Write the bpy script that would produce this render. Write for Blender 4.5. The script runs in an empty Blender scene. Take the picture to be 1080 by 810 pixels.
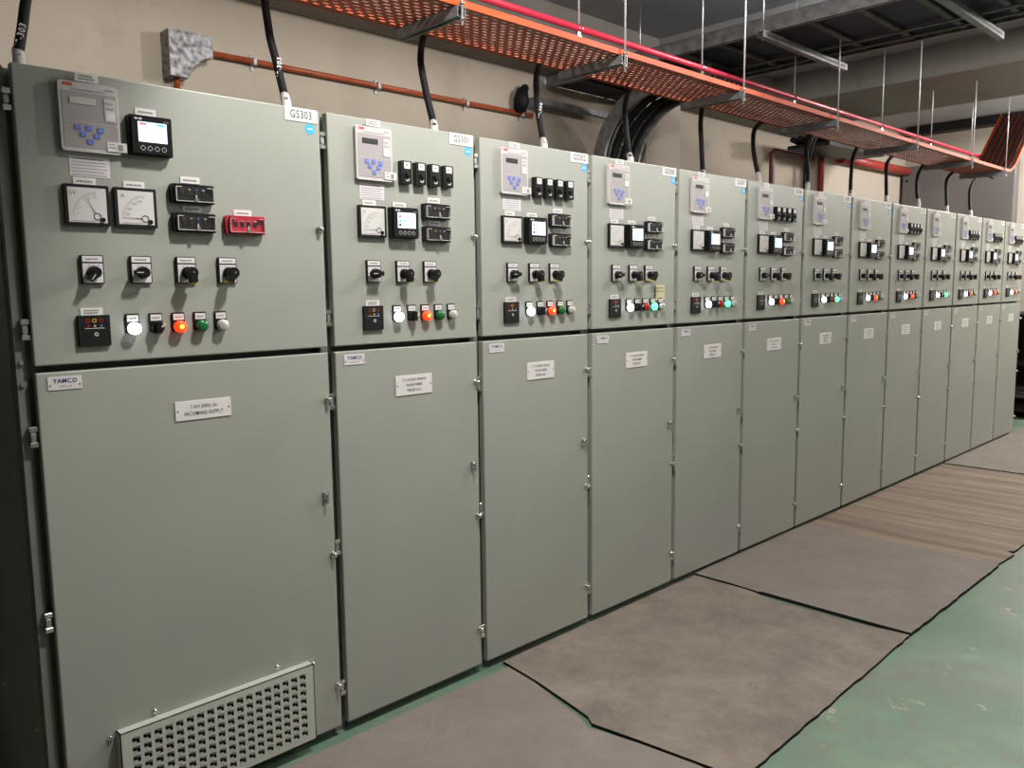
import bpy, bmesh, math, random
from mathutils import Vector, Matrix
random.seed(7)
scn = bpy.context.scene
COL = bpy.data.collections.new('scene'); scn.collection.children.link(COL)
PI = math.pi
FZ = 0.045            # measured heights are taken from the door bottoms; the floor is this much lower
def Z(z): return z + FZ

# ------------------------------------------------------------------ materials
def mat(name, col, rough=0.5, metal=0.0, emit=None, es=0.0, var=0.0, vscale=8.0, bump=0.0, bscale=60.0, alpha=1.0, trans=0.0, coat=0.0, col2=None, vstretch=(1,1,1)):
    m = bpy.data.materials.new(name); m.use_nodes = True
    nt = m.node_tree; b = nt.nodes['Principled BSDF']
    c = (*col, 1)
    b.inputs['Base Color'].default_value = c
    b.inputs['Roughness'].default_value = rough; b.inputs['Metallic'].default_value = metal
    b.inputs['Alpha'].default_value = alpha
    b.inputs['Transmission Weight'].default_value = trans
    b.inputs['Coat Weight'].default_value = coat
    if max(col) < 0.02: b.inputs['Specular IOR Level'].default_value = 0.22
    if emit: b.inputs['Emission Color'].default_value = (*emit, 1); b.inputs['Emission Strength'].default_value = es
    if var or bump:
        tc = nt.nodes.new('ShaderNodeTexCoord'); mp = nt.nodes.new('ShaderNodeMapping'); mp.inputs['Scale'].default_value = vstretch
        nt.links.new(tc.outputs['Object'], mp.inputs[0])
    if var:
        n = nt.nodes.new('ShaderNodeTexNoise'); n.inputs['Scale'].default_value = vscale; n.inputs['Detail'].default_value = 6
        nt.links.new(mp.outputs[0], n.inputs['Vector'])
        r = nt.nodes.new('ShaderNodeValToRGB'); r.color_ramp.elements[0].position = 0.35; r.color_ramp.elements[1].position = 0.68
        a = col2 if col2 else tuple(x*(1-var) for x in col)
        r.color_ramp.elements[0].color = (*a, 1); r.color_ramp.elements[1].color = (*(tuple(min(1, x*(1+var*0.6)) for x in col) if not col2 else col), 1)
        nt.links.new(n.outputs[0], r.inputs[0]); nt.links.new(r.outputs[0], b.inputs['Base Color'])
    if bump:
        n2 = nt.nodes.new('ShaderNodeTexNoise'); n2.inputs['Scale'].default_value = bscale; n2.inputs['Detail'].default_value = 3
        nt.links.new(mp.outputs[0], n2.inputs['Vector'])
        bp = nt.nodes.new('ShaderNodeBump'); bp.inputs['Strength'].default_value = bump; bp.inputs['Distance'].default_value = 0.01
        nt.links.new(n2.outputs[0], bp.inputs['Height']); nt.links.new(bp.outputs[0], b.inputs['Normal'])
    return m
M = {}
M['paint'] = mat('cabinet_paint', (0.345, 0.356, 0.316), 0.42, var=0.04, vscale=3, bump=0.06, bscale=260)
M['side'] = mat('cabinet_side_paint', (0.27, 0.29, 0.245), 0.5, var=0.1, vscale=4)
M['frame'] = mat('shaded_cabinet_frame_paint', (0.20, 0.215, 0.19), 0.5, var=0.1, vscale=6)  # cabinet paint darkened, shade of the door gaps is in the colour
M['white'] = mat('white_plastic_label', (0.74, 0.71, 0.70), 0.45)
M['paper'] = mat('paper_label', (0.66, 0.62, 0.64), 0.7)
M['ink'] = mat('black_ink', (0.03, 0.03, 0.035), 0.6)
M['navy'] = mat('navy_ink', (0.02, 0.03, 0.12), 0.5)
M['greyink'] = mat('grey_ink', (0.25, 0.24, 0.25), 0.6)
M['red_ink'] = mat('red_ink', (0.65, 0.03, 0.02), 0.5)
M['black'] = mat('black_plastic', (0.012, 0.012, 0.013), 0.32)
M['blackm'] = mat('black_matte', (0.010, 0.010, 0.010), 0.55)
M['relay'] = mat('relay_housing', (0.56, 0.53, 0.52), 0.45)
M['relayface'] = mat('relay_face', (0.36, 0.33, 0.335), 0.5)
M['lcdl'] = mat('lcd_light', (0.55, 0.56, 0.52), 0.2)
M['lcdd'] = mat('lcd_dark', (0.03, 0.035, 0.03), 0.25)
M['blue'] = mat('blue_key', (0.13, 0.19, 0.62), 0.5)
M['sticker'] = mat('blue_sticker', (0.05, 0.42, 0.80), 0.5)
M['chrome'] = mat('chrome', (0.75, 0.74, 0.72), 0.22, 1.0)
M['steel'] = mat('zinc_steel', (0.48, 0.48, 0.48), 0.38, 0.85)
M['galv'] = mat('galvanised_steel', (0.30, 0.30, 0.31), 0.48, 0.55, var=0.35, vscale=14)
M['galvd'] = mat('dull_galvanised_steel', (0.10, 0.10, 0.105), 0.6, 0.35, var=0.3, vscale=10)
M['galvb'] = mat('spangled_galvanised_steel', (0.27, 0.27, 0.28), 0.45, 0.6, var=0.7, vscale=34)
M['rod'] = mat('threaded_rod_zinc', (0.62, 0.62, 0.60), 0.42, 0.4)
M['screen'] = mat('lit_screen', (0.6, 0.7, 0.8), 0.3, emit=(0.80, 0.90, 1.0), es=0.95)
M['screenr'] = mat('lit_screen_red', (0.7, 0.1, 0.15), 0.3, emit=(0.9, 0.12, 0.2), es=0.7)
M['screenb'] = mat('lit_screen_blue', (0.1, 0.4, 0.8), 0.3, emit=(0.05, 0.45, 0.9), es=0.8)
M['screeny'] = mat('lit_screen_yellow', (0.7, 0.7, 0.3), 0.3, emit=(0.9, 0.9, 0.6), es=0.7)
M['lampw'] = mat('lit_white_lens', (0.9, 0.9, 0.95), 0.3, emit=(0.9, 0.94, 1.0), es=6)
M['lampr'] = mat('lit_red_lens', (0.8, 0.08, 0.02), 0.3, emit=(1.0, 0.03, 0.004), es=2.4)
M['lampry'] = mat('lit_red_lens_core', (0.9, 0.4, 0.05), 0.3, emit=(1.0, 0.33, 0.03), es=5)
M['lampg'] = mat('lit_green_lens', (0.1, 0.8, 0.4), 0.3, emit=(0.12, 1.0, 0.42), es=2.2)
M['redoff'] = mat('red_lens', (0.42, 0.015, 0.015), 0.2, coat=0.5)
M['greenoff'] = mat('green_lens', (0.01, 0.14, 0.035), 0.2, coat=0.5)
M['clear'] = mat('clear_lens', (0.55, 0.52, 0.48), 0.15, coat=0.6, var=0.3, vscale=90)
M['redplastic'] = mat('red_plastic', (0.42, 0.02, 0.045), 0.35)
M['cover'] = mat('clear_cover', (0.3, 0.3, 0.3), 0.3, alpha=0.03)
M['coveredge'] = mat('clear_cover_edge', (0.62, 0.60, 0.58), 0.2)
M['pinkedge'] = mat('clear_red_cover_edge', (0.75, 0.38, 0.38), 0.2)
M['yellow'] = mat('yellow_plastic', (0.62, 0.50, 0.06), 0.4)
M['note'] = mat('cream_note', (0.62, 0.55, 0.33), 0.7)
M['meterface'] = mat('meter_face', (0.64, 0.62, 0.60), 0.35)
M['cableblk'] = mat('black_cable_sheath', (0.009, 0.009, 0.010), 0.6)
M['tape'] = mat('white_tape', (0.62, 0.58, 0.56), 0.6)
M['traym'] = mat('orange_tray_paint', (0.56, 0.060, 0.001), 0.65, var=0.12, vscale=6)
M['trayb'] = mat('shaded_tray_base_paint', (0.34, 0.075, 0.035), 0.5, var=0.15, vscale=6)  # tray paint darkened, the underside's shade is put into the colour
M['pinkpipe'] = mat('red_pipe_paint', (0.58, 0.03, 0.07), 0.35)
M['conduit'] = mat('orange_brown_conduit_paint', (0.38, 0.075, 0.025), 0.4, var=0.25, vscale=10)
M['oxide'] = mat('dark_red_pipe_paint', (0.10, 0.018, 0.014), 0.4)
M['oxide2'] = mat('brown_red_pipe_paint', (0.20, 0.035, 0.025), 0.45)
M['redpipe'] = mat('brick_red_pipe_paint', (0.36, 0.04, 0.03), 0.45)
M['navyd'] = mat('dark_navy_sheet', (0.008, 0.012, 0.04), 0.6)
M['greypanel'] = mat('grey_sheet_housing', (0.15, 0.137, 0.13), 0.55, var=0.12, vscale=1.5)
M['darkeq'] = mat('dark_equipment', (0.015, 0.015, 0.016), 0.5)
M['rubber'] = mat('black_rubber_edge', (0.012, 0.012, 0.012), 0.8)

def wall_mat(name, col, stain):
    m = bpy.data.materials.new(name); m.use_nodes = True; nt = m.node_tree; b = nt.nodes['Principled BSDF']
    b.inputs['Roughness'].default_value = 0.85
    tc = nt.nodes.new('ShaderNodeTexCoord')
    n = nt.nodes.new('ShaderNodeTexNoise'); n.inputs['Scale'].default_value = 1.3; n.inputs['Detail'].default_value = 8; n.inputs['Roughness'].default_value = 0.65
    nt.links.new(tc.outputs['Object'], n.inputs['Vector'])
    r = nt.nodes.new('ShaderNodeValToRGB'); e = r.color_ramp.elements
    e[0].position = 0.28; e[0].color = (*stain, 1); e[1].position = 0.46; e[1].color = (*col, 1)
    nt.links.new(n.outputs[0], r.inputs[0])
    n3 = nt.nodes.new('ShaderNodeTexNoise'); n3.inputs['Scale'].default_value = 0.6; n3.inputs['Detail'].default_value = 4
    nt.links.new(tc.outputs['Object'], n3.inputs['Vector'])
    mx = nt.nodes.new('ShaderNodeMix'); mx.data_type = 'RGBA'; mx.blend_type = 'MULTIPLY'; mx.inputs[0].default_value = 0.35
    nt.links.new(r.outputs[0], mx.inputs[6]); nt.links.new(n3.outputs[0], mx.inputs[7]); nt.links.new(mx.outputs[2], b.inputs['Base Color'])
    n2 = nt.nodes.new('ShaderNodeTexNoise'); n2.inputs['Scale'].default_value = 14; n2.inputs['Detail'].default_value = 5
    nt.links.new(tc.outputs['Object'], n2.inputs['Vector'])
    bp = nt.nodes.new('ShaderNodeBump'); bp.inputs['Strength'].default_value = 0.25; bp.inputs['Distance'].default_value = 0.01
    nt.links.new(n2.outputs[0], bp.inputs['Height']); nt.links.new(bp.outputs[0], b.inputs['Normal'])
    return m
M['wall'] = wall_mat('rendered_wall', (0.52, 0.445, 0.36), (0.40, 0.335, 0.27))
M['wallp'] = wall_mat('pale_wall', (0.56, 0.49, 0.41), (0.48, 0.41, 0.34))
M['beam'] = wall_mat('bare_concrete', (0.30, 0.28, 0.25), (0.2, 0.18, 0.16))
M['slab'] = wall_mat('grey_ceiling', (0.40, 0.395, 0.41), (0.32, 0.315, 0.33))
M['walld'] = wall_mat('dark_wall', (0.22, 0.21, 0.2), (0.16, 0.15, 0.145))

def floor_mat():
    m = bpy.data.materials.new('worn_green_floor_paint'); m.use_nodes = True; nt = m.node_tree; b = nt.nodes['Principled BSDF']
    tc = nt.nodes.new('ShaderNodeTexCoord')
    def noise(s, d, rgh=0.5):
        n = nt.nodes.new('ShaderNodeTexNoise'); n.inputs['Scale'].default_value = s; n.inputs['Detail'].default_value = d; n.inputs['Roughness'].default_value = rgh
        nt.links.new(tc.outputs['Object'], n.inputs['Vector']); return n
    def ramp(n, stops):
        r = nt.nodes.new('ShaderNodeValToRGB'); e = r.color_ramp.elements
        e[0].position, e[0].color = stops[0][0], (*stops[0][1], 1); e[1].position, e[1].color = stops[1][0], (*stops[1][1], 1)
        nt.links.new(n.outputs[0], r.inputs[0]); return r
    g = ramp(noise(2.2, 8, .6), [(0.33, (0.115, 0.195, 0.135)), (0.66, (0.19, 0.30, 0.21))])
    chip = ramp(noise(6.0, 12, .74), [(0.615, (0, 0, 0)), (0.63, (1, 1, 1))])
    dirt = ramp(noise(2.0, 13, .8), [(0.47, (0, 0, 0)), (0.66, (1, 1, 1))])
    m1 = nt.nodes.new('ShaderNodeMix'); m1.data_type = 'RGBA'; m1.inputs[7].default_value = (0.19, 0.185, 0.15, 1)
    nt.links.new(dirt.outputs[0], m1.inputs[0]); nt.links.new(g.outputs[0], m1.inputs[6])
    m2 = nt.nodes.new('ShaderNodeMix'); m2.data_type = 'RGBA'; m2.inputs[7].default_value = (0.40, 0.35, 0.27, 1)
    nt.links.new(chip.outputs[0], m2.inputs[0]); nt.links.new(m1.outputs[2], m2.inputs[6]); nt.links.new(m2.outputs[2], b.inputs['Base Color'])
    b.inputs['Roughness'].default_value = 0.5
    return m
M['floor'] = floor_mat()
def mat_mat(name, c1, c2, ribbed=False):
    m = bpy.data.materials.new(name); m.use_nodes = True; nt = m.node_tree; b = nt.nodes['Principled BSDF']
    tc = nt.nodes.new('ShaderNodeTexCoord'); mp = nt.nodes.new('ShaderNodeMapping'); nt.links.new(tc.outputs['Object'], mp.inputs[0])
    n = nt.nodes.new('ShaderNodeTexNoise'); n.inputs['Detail'].default_value = 12; n.inputs['Roughness'].default_value = 0.78
    n.inputs['Scale'].default_value = 3.4; n.inputs['Distortion'].default_value = 0.25
    nt.links.new(mp.outputs[0], n.inputs['Vector'])
    r = nt.nodes.new('ShaderNodeValToRGB'); e = r.color_ramp.elements
    e[0].position = 0.3; e[0].color = (*c1, 1); e[1].position = 0.7; e[1].color = (*c2, 1)
    nt.links.new(n.outputs[0], r.inputs[0]); last = r.outputs[0]
    if ribbed:
        mp2 = nt.nodes.new('ShaderNodeMapping'); mp2.inputs['Scale'].default_value = (7.5, 0.35, 1); nt.links.new(tc.outputs['Object'], mp2.inputs[0])
        n4 = nt.nodes.new('ShaderNodeTexNoise'); n4.inputs['Scale'].default_value = 1.6; n4.inputs['Detail'].default_value = 5
        nt.links.new(mp2.outputs[0], n4.inputs['Vector'])
        r4 = nt.nodes.new('ShaderNodeValToRGB'); e = r4.color_ramp.elements
        e[0].position = 0.36; e[0].color = (0.55, 0.5, 0.46, 1); e[1].position = 0.6; e[1].color = (1.15, 1.08, 1.0, 1)
        nt.links.new(n4.outputs[0], r4.inputs[0])
        mx = nt.nodes.new('ShaderNodeMix'); mx.data_type = 'RGBA'; mx.blend_type = 'MULTIPLY'; mx.inputs[0].default_value = 0.8
        nt.links.new(last, mx.inputs[6]); nt.links.new(r4.outputs[0], mx.inputs[7]); last = mx.outputs[2]
    nt.links.new(last, b.inputs['Base Color']); b.inputs['Roughness'].default_value = 0.72
    n2 = nt.nodes.new('ShaderNodeTexNoise'); n2.inputs['Scale'].default_value = 90; nt.links.new(mp.outputs[0], n2.inputs['Vector'])
    bp = nt.nodes.new('ShaderNodeBump'); bp.inputs['Strength'].default_value = 0.15; bp.inputs['Distance'].default_value = 0.004
    nt.links.new(n2.outputs[0], bp.inputs['Height']); nt.links.new(bp.outputs[0], b.inputs['Normal'])
    return m
M['mat'] = mat_mat('dusty_rubber_mat', (0.175, 0.148, 0.126), (0.255, 0.220, 0.19))
M['matb'] = mat_mat('stained_rubber_mat', (0.120, 0.098, 0.082), (0.29, 0.245, 0.20))
M['matr'] = mat_mat('ribbed_rubber_mat', (0.22, 0.172, 0.132), (0.30, 0.24, 0.185), True)

# ------------------------------------------------------------------ mesh builder
class MB:
    def __init__(s): s.bm = bmesh.new(); s.mats = []
    def mi(s, m):
        if m not in s.mats: s.mats.append(m)
        return s.mats.index(m)
    def faces(s, vs, fs, m, smooth=False):
        k = s.mi(m); bv = [s.bm.verts.new(v) for v in vs]; out = []
        for f in fs:
            try: fc = s.bm.faces.new([bv[i] for i in f])
            except ValueError: continue
            fc.material_index = k; fc.smooth = smooth; out.append(fc)
        return bv, out
    def box(s, x0, x1, y0, y1, z0, z1, m, bev=0.0, seg=2):
        vs = [(x0,y0,z0),(x1,y0,z0),(x1,y1,z0),(x0,y1,z0),(x0,y0,z1),(x1,y0,z1),(x1,y1,z1),(x0,y1,z1)]
        fs = [(0,3,2,1),(4,5,6,7),(0,1,5,4),(1,2,6,5),(2,3,7,6),(3,0,4,7)]
        bv, fc = s.faces(vs, fs, m)
        if bev > 0:
            ed = list({e for f in fc for e in f.edges})
            bmesh.ops.bevel(s.bm, geom=ed, offset=bev, segments=seg, profile=0.5, affect='EDGES', material=-1)
        return s
    def prism(s, poly, y0, y1, m, plane='xz', bev=0.0):
        n = len(poly); f = {'xz': lambda p, d: (p[0], d, p[1]), 'xy': lambda p, d: (p[0], p[1], d), 'yz': lambda p, d: (d, p[0], p[1])}[plane]
        vs = [f(p, y0) for p in poly] + [f(p, y1) for p in poly]
        fs = [tuple(range(n)), tuple(range(2*n-1, n-1, -1))] + [(i, (i+1) % n, n+(i+1) % n, n+i) for i in range(n)]
        bv, fc = s.faces(vs, fs, m)
        bmesh.ops.recalc_face_normals(s.bm, faces=fc)
        return s
    def rrect(s, x0, x1, z0, z1, r, y0, y1, m, seg=4):
        pts = []
        for cx, cz, a in ((x1-r, z1-r, 0), (x0+r, z1-r, 90), (x0+r, z0+r, 180), (x1-r, z0+r, 270)):
            for k in range(seg+1):
                t = math.radians(a + 90*k/seg); pts.append((cx+r*math.cos(t), cz+r*math.sin(t)))
        return s.prism(pts, y0, y1, m)
    def tube(s, pts, r, m, seg=10, caps=True, rs=None):
        pts = [Vector(p) for p in pts]; n = len(pts); rings = []; k = s.mi(m)
        t0 = (pts[1]-pts[0]).normalized(); up = Vector((0,0,1)) if abs(t0.z) < .9 else Vector((1,0,0))
        nrm = t0.cross(up).normalized()
        for i, p in enumerate(pts):
            t = ((pts[min(i+1,n-1)]-pts[max(i-1,0)])).normalized()
            nrm = (nrm - t*nrm.dot(t)).normalized(); bn = t.cross(nrm); rr = rs[i] if rs else r
            rings.append([s.bm.verts.new(p + rr*(math.cos(2*PI*j/seg)*nrm + math.sin(2*PI*j/seg)*bn)) for j in range(seg)])
        for i in range(n-1):
            for j in range(seg):
                f = s.bm.faces.new((rings[i][j], rings[i][(j+1)%seg], rings[i+1][(j+1)%seg], rings[i+1][j])); f.material_index = k; f.smooth = True
        if caps:
            f = s.bm.faces.new(rings[0][::-1]); f.material_index = k
            f = s.bm.faces.new(rings[-1]); f.material_index = k
        return s
    def ycyl(s, x, z, r, y0, y1, m, seg=16, r1=None):
        return s.tube([(x, y0, z), (x, y1, z)], r, m, seg, rs=[r, r1 if r1 is not None else r])
    def dome(s, x, z, y, r, h, m, seg=16, ng=4):      # dome bulging to -y
        k = s.mi(m); rings = []
        for g in range(ng):
            a = g/ng*PI/2
            rings.append([s.bm.verts.new((x+r*math.cos(a)*math.cos(2*PI*j/seg), y-h*math.sin(a), z+r*math.cos(a)*math.sin(2*PI*j/seg))) for j in range(seg)])
        top = s.bm.verts.new((x, y-h, z))
        for g in range(ng-1):
            for j in range(seg):
                f = s.bm.faces.new((rings[g][j], rings[g][(j+1)%seg], rings[g+1][(j+1)%seg], rings[g+1][j])); f.material_index = k; f.smooth = True
        for j in range(seg):
            f = s.bm.faces.new((rings[-1][j], rings[-1][(j+1)%seg], top)); f.material_index = k; f.smooth = True
        return s
    def ring(s, x, z, ro, ri, y, m, seg=20, a0=0, a1=360):
        vs = []; fs = []; n = seg
        for i in range(n+1):
            a = math.radians(a0+(a1-a0)*i/n); vs += [(x+ro*math.cos(a), y, z+ro*math.sin(a)), (x+ri*math.cos(a), y, z+ri*math.sin(a))]
        for i in range(n): fs.append((2*i, 2*i+1, 2*i+3, 2*i+2))
        s.faces(vs, fs, m); return s
    def text(s, st, x, z, size, y, m, align='C', sx=1.0, bold=0.0, rot=0.0):
        cu = bpy.data.curves.new('t', 'FONT'); cu.body = st; cu.size = size; cu.resolution_u = 2; cu.offset = bold; cu.space_character = 1.12
        cu.align_x = {'C': 'CENTER', 'L': 'LEFT'}[align]; cu.align_y = 'CENTER'
        o = bpy.data.objects.new('t', cu); COL.objects.link(o); dg = bpy.context.evaluated_depsgraph_get()
        me = bpy.data.meshes.new_from_object(o.evaluated_get(dg))
        c, sn = math.cos(rot), math.sin(rot)
        vs = []
        for v in me.vertices:
            a, b = v.co.x*sx, v.co.y
            vs.append((x + a*c - b*sn, y, z + a*sn + b*c))
        fs = [tuple(p.vertices) for p in me.polygons]
        s.faces(vs, fs, m)
        bpy.data.objects.remove(o); bpy.data.curves.remove(cu); bpy.data.meshes.remove(me)
        return s
    def scrawl(s, x0, x1, z, h, y, m, seedn=0):       # unreadable small print: a row of short strokes
        rnd = random.Random(seedn + int(1000*x0) + int(3000*z)); x = x0
        while x < x1 - h:
            w = rnd.uniform(.9, 2.6)*h; w = min(w, x1-x)
            s.faces([(x, y, z-h/2), (x+w*.8, y, z-h/2), (x+w*.8, y, z+h/2*.7), (x, y, z+h/2*.7)], [(0,1,2,3)], m); x += w
        return s
    def mesh(s, name):
        me = bpy.data.meshes.new(name); s.bm.to_mesh(me); s.bm.free()
        for k in s.mats: me.materials.append(M[k])
        return me
CACHE = {}
def obj(name, builder, parent=None, loc=(0,0,0), key=None, label=None, rot=None):
    if key is not None and key in CACHE: me = CACHE[key]
    else:
        mb = MB(); builder(mb); me = mb.mesh(name)
        if key is not None: CACHE[key] = me
    o = bpy.data.objects.new(name, me); COL.objects.link(o); o.location = loc
    if rot: o.rotation_euler = rot
    if parent: o.parent = parent
    if label: o['label'] = label
    return o
def thing(name, label, cat, loc=(0,0,0), group=None):
    o = bpy.data.objects.new(name, None); COL.objects.link(o); o.location = loc; o.empty_display_size = .1
    o['label'] = label; o['category'] = cat
    if group: o['group'] = group
    return o
def tag(o, label, cat, group=None):
    o['label'] = label; o['category'] = cat
    if group: o['group'] = group
    return o
def struct(o): o['kind'] = 'structure'; return o

# ------------------------------------------------------------------ devices (each drawn about its own top-left corner, front face towards -y)
T = 0.0006
def tagplate(p, x, z, w=.055, h=.018, name='tag_plate', lines=1, m='white', y=0.0):
    def b(mb):
        mb.box(0, w, -.0018, 0, -h, 0, m)
        for k in range(lines): mb.scrawl(.008, w-.008, -h*(k+1)/(lines+1), h*.3/lines**.5, -.0018-T, 'greyink', k)
    return obj(name, b, p, (x, y, Z(z)), key=('tag', w, h, lines, m))
def relay(p, x, z, light):
    w, h = .143, .172
    def b(mb):
        mb.rrect(0, w, -h, 0, .008, -.014, 0, 'relay')
        mb.rrect(.007, w-.006, -h+.010, -.024, .003, -.0148, -.013, 'relayface')
        mb.box(.008, w-.006, -.0155, -.0145, -.1005, -.099, 'relay')
        mb.text('ABB', .010, -.0085, .0115, -.0146, 'red_ink', 'L', 1.1, .0005)
        mb.scrawl(w-.034, w-.010, -.012, .0035, -.0146, 'greyink'); mb.scrawl(.03, w-.03, -.019, .003, -.0146, 'greyink', 3)
    o = obj('protection_relay', b, p, (x, 0, Z(z)), key='relay')
    obj('display', lambda mb: mb.box(.024, .086, -.0165, -.0145, -.055, -.038, 'lcdl' if light else 'lcdd', .0008, 1), o, key=('rdisp', light))
    obj('indicator_strip', lambda mb: (mb.box(.106, .134, -.0162, -.0145, -.092, -.034, 'relay'), mb.scrawl(.109, .131, -.045, .004, -.0169, 'greyink'), mb.scrawl(.109, .131, -.058, .004, -.0169, 'greyink', 2), mb.box(.109, .131, -.0170, -.0160, -.088, -.068, 'white')), o, key='rstrip')
    for kx, kz in ((.040, -.112), (.066, -.112), (.094, -.115), (.052, -.128), (.085, -.130), (.068, -.146)):
        def kb(mb):
            mb.rrect(-.0075, .0075, -.0065, .0065, .002, -.0022, 0, 'blue'); mb.box(-.004, .004, -.0027, -.002, -.0008, .0008, 'relayface')
        obj('key', kb, o, (kx, -.0145, kz), key='rkey')
    obj('asset_sticker', lambda mb: (mb.box(.108, .157, -.0166, -.0148, -.165, -.141, 'white'), mb.scrawl(.112, .13, -.147, .003, -.0172, 'greyink'), mb.scrawl(.112, .13, -.155, .003, -.0172, 'greyink', 1), mb.box(.134, .146, -.0172, -.0166, -.161, -.146, 'greyink')), o, key='rstick')
    return o
def info_label(p, x, z):
    def b(mb):
        mb.box(0, .097, -.0010, 0, -.051, 0, 'paper')
        for k in range(6): mb.scrawl(.006, .091 if k % 2 else .085, -.006-.008*k, .0022, -.0010-T, 'ink' if k == 0 else 'greyink', k)
    return obj('rating_label', b, p, (x, 0, Z(z)), key='info')
def analog(p, x, z, kind):
    w, h = .108, .104
    def b(mb):
        mb.rrect(0, w, -h, 0, .003, -.012, 0, 'blackm')
        mb.box(.008, w-.008, -.0126, -.011, -h+.008, -.008, 'meterface')
        y = -.0132; cx, cz = .078, -.080
        mb.text('kV' if kind == 'kV' else 'A', .020, -.022, .016, y, 'greyink', 'C', .9)
        mb.ring(cx, cz, .0605, .0598, y, 'greyink', 24, 95, 180)
        for k in range(11):
            a = math.radians(95+8.5*k); L = .0045 if k % 2 else .008
            c, s_ = math.cos(a), math.sin(a); px, pz = -s_, c; r0, r1 = .0602-L, .0602; t = .0004
            mb.faces([(cx+r0*c-t*px, y, cz+r0*s_-t*pz), (cx+r1*c-t*px, y, cz+r1*s_-t*pz), (cx+r1*c+t*px, y, cz+r1*s_+t*pz), (cx+r0*c+t*px, y, cz+r0*s_+t*pz)], [(0,1,2,3)], 'greyink')
        nums = [(172, '2'), (155, '4'), (115, '8'), (98, '12')] if kind == 'kV' else [(168, '300'), (150, '600'), (128, '900'), (110, '1200')]
        for a, t in nums: mb.text(t, cx+.048*math.cos(math.radians(a)), cz+.048*math.sin(math.radians(a)), .0075, y, 'greyink')
        mb.scrawl(.014, .07, -.0925, .002, y, 'greyink')
        mb.ring(cx-.002, cz, .0095, .0075, y-.0006, 'ink', 18); mb.ycyl(.089, -.088, .0058, -.0165, -.012, 'black')
    o = obj('voltmeter' if kind == 'kV' else 'ammeter', b, p, (x, 0, Z(z)), key=('an', kind))
    a = math.radians(118) if kind == 'kV' else math.radians(179)
    def nb(mb):
        c, s_ = math.cos(a), math.sin(a); cx, cz = .076, -.080; t = .0010; px, pz = -s_, c; r0, r1 = .008, .056; y = -.0142
        mb.faces([(cx+r0*c-t*px, y, cz+r0*s_-t*pz), (cx+r1*c-t*.3*px, y, cz+r1*s_-t*.3*pz), (cx+r1*c+t*.3*px, y, cz+r1*s_+t*.3*pz), (cx+r0*c+t*px, y, cz+r0*s_+t*pz)], [(0,1,2,3)], 'ink')
    obj('needle', nb, o, key=('needle', kind))
    return o
def powermeter(p, x, z, mode):
    w, h = .112, .104
    def b(mb):
        mb.rrect(0, w, -h, 0, .004, -.022, 0, 'black'); mb.rrect(.004, w-.004, -h+.004, -.004, .003, -.030, -.020, 'black')
        mb.text('mica', .013, -.0105, .008, -.0306, 'white', 'L') if False else mb.scrawl(.012, .034, -.0105, .005, -.0306, 'white')
        mb.scrawl(.088, .103, -.013, .0025, -.0306, 'greyink')
    o = obj('power_meter', b, p, (x, 0, Z(z)), key='pm')
    def sb(mb):
        mb.box(.020, .095, -.0312, -.0295, -.070, -.018, 'screen')
        y = -.0318
        def q(a, b_, c, d, m): mb.faces([(a, y, d), (b_, y, d), (b_, y, c), (a, y, c)], [(0,1,2,3)], m)
        if mode == 1:
            q(.024, .042, -.021, -.026, 'screenr'); q(.068, .090, -.021, -.026, 'screenb'); q(.046, .062, -.022, -.025, 'screeny')
        else:
            for k in range(3):
                q(.024, .034, -.028-.014*k, -.036-.014*k, ('screenr', 'screenb', 'navy')[k] if mode == 2 else 'screenb')
                q(.044, .060, -.029-.014*k, -.032-.014*k, 'screenb'); q(.066, .088, -.034-.014*k, -.036-.014*k, 'screenb')
    obj('screen', sb, o, key=('pms', mode))
    for k in range(4):
        def kb(mb): mb.ring(0, 0, .0066, .0048, -.0008, 'white', 8, 22.5, 382.5); mb.rrect(-.0045, .0045, -.0045, .0045, .0015, -.0012, 0, 'black')
        obj('button', kb, o, (.030+.0185*k, -.0300, -.086), key='pmb')
    return o
def testblock(p, x, z, red=False):
    w, h = .122, .053; c1 = 'redplastic' if red else 'black'; ce = 'pinkedge' if red else 'coveredge'
    def b(mb):
        mb.rrect(0, w, -h, 0, .006, -.016, 0, c1)
        mb.box(.012, .032, -.019, -.016, -.005, -.001, c1)
        for k in range(4):
            mb.box(.024+.020*k, .034+.020*k, -.019, -.015, -.030, -.018, 'blackm')
            mb.box(.026+.020*k, .032+.020*k, -.0196, -.019, -.016, -.014, ('lampry', 'yellow', 'blue', 'white')[k] if False else ('redoff', 'yellow', 'blue', 'white')[k])
    o = obj('test_terminal_block', b, p, (x, 0, Z(z)), key=('tb', red), label='red test terminal block with clear cover' if red else None)
    def cb(mb):
        mb.rrect(.009, w-.005, -h+.005, -.008, .003, -.0255, -.0250, 'cover')
        for (a, b_, c, d) in ((.009, .0108, -h+.005, -.008), (w-.0068, w-.005, -h+.005, -.008), (.009, w-.005, -h+.005, -h+.0068), (.009, .026, -.0098, -.008), (w-.024, w-.005, -.0098, -.008)):
            mb.box(a, b_, -.0262, -.016, c, d, ce)  # highlights on the cover rim are painted as these pale strips
    obj('clear_cover', cb, o, key=('tbc', red))
    obj('cover_screw', lambda mb: (mb.ycyl(.064, -.044, .0055, -.032, -.025, 'chrome', 12), mb.box(.0625, .0655, -.0285, -.0255, -.040, -.030, 'coveredge')), o, key='tbs')
    return o
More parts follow.
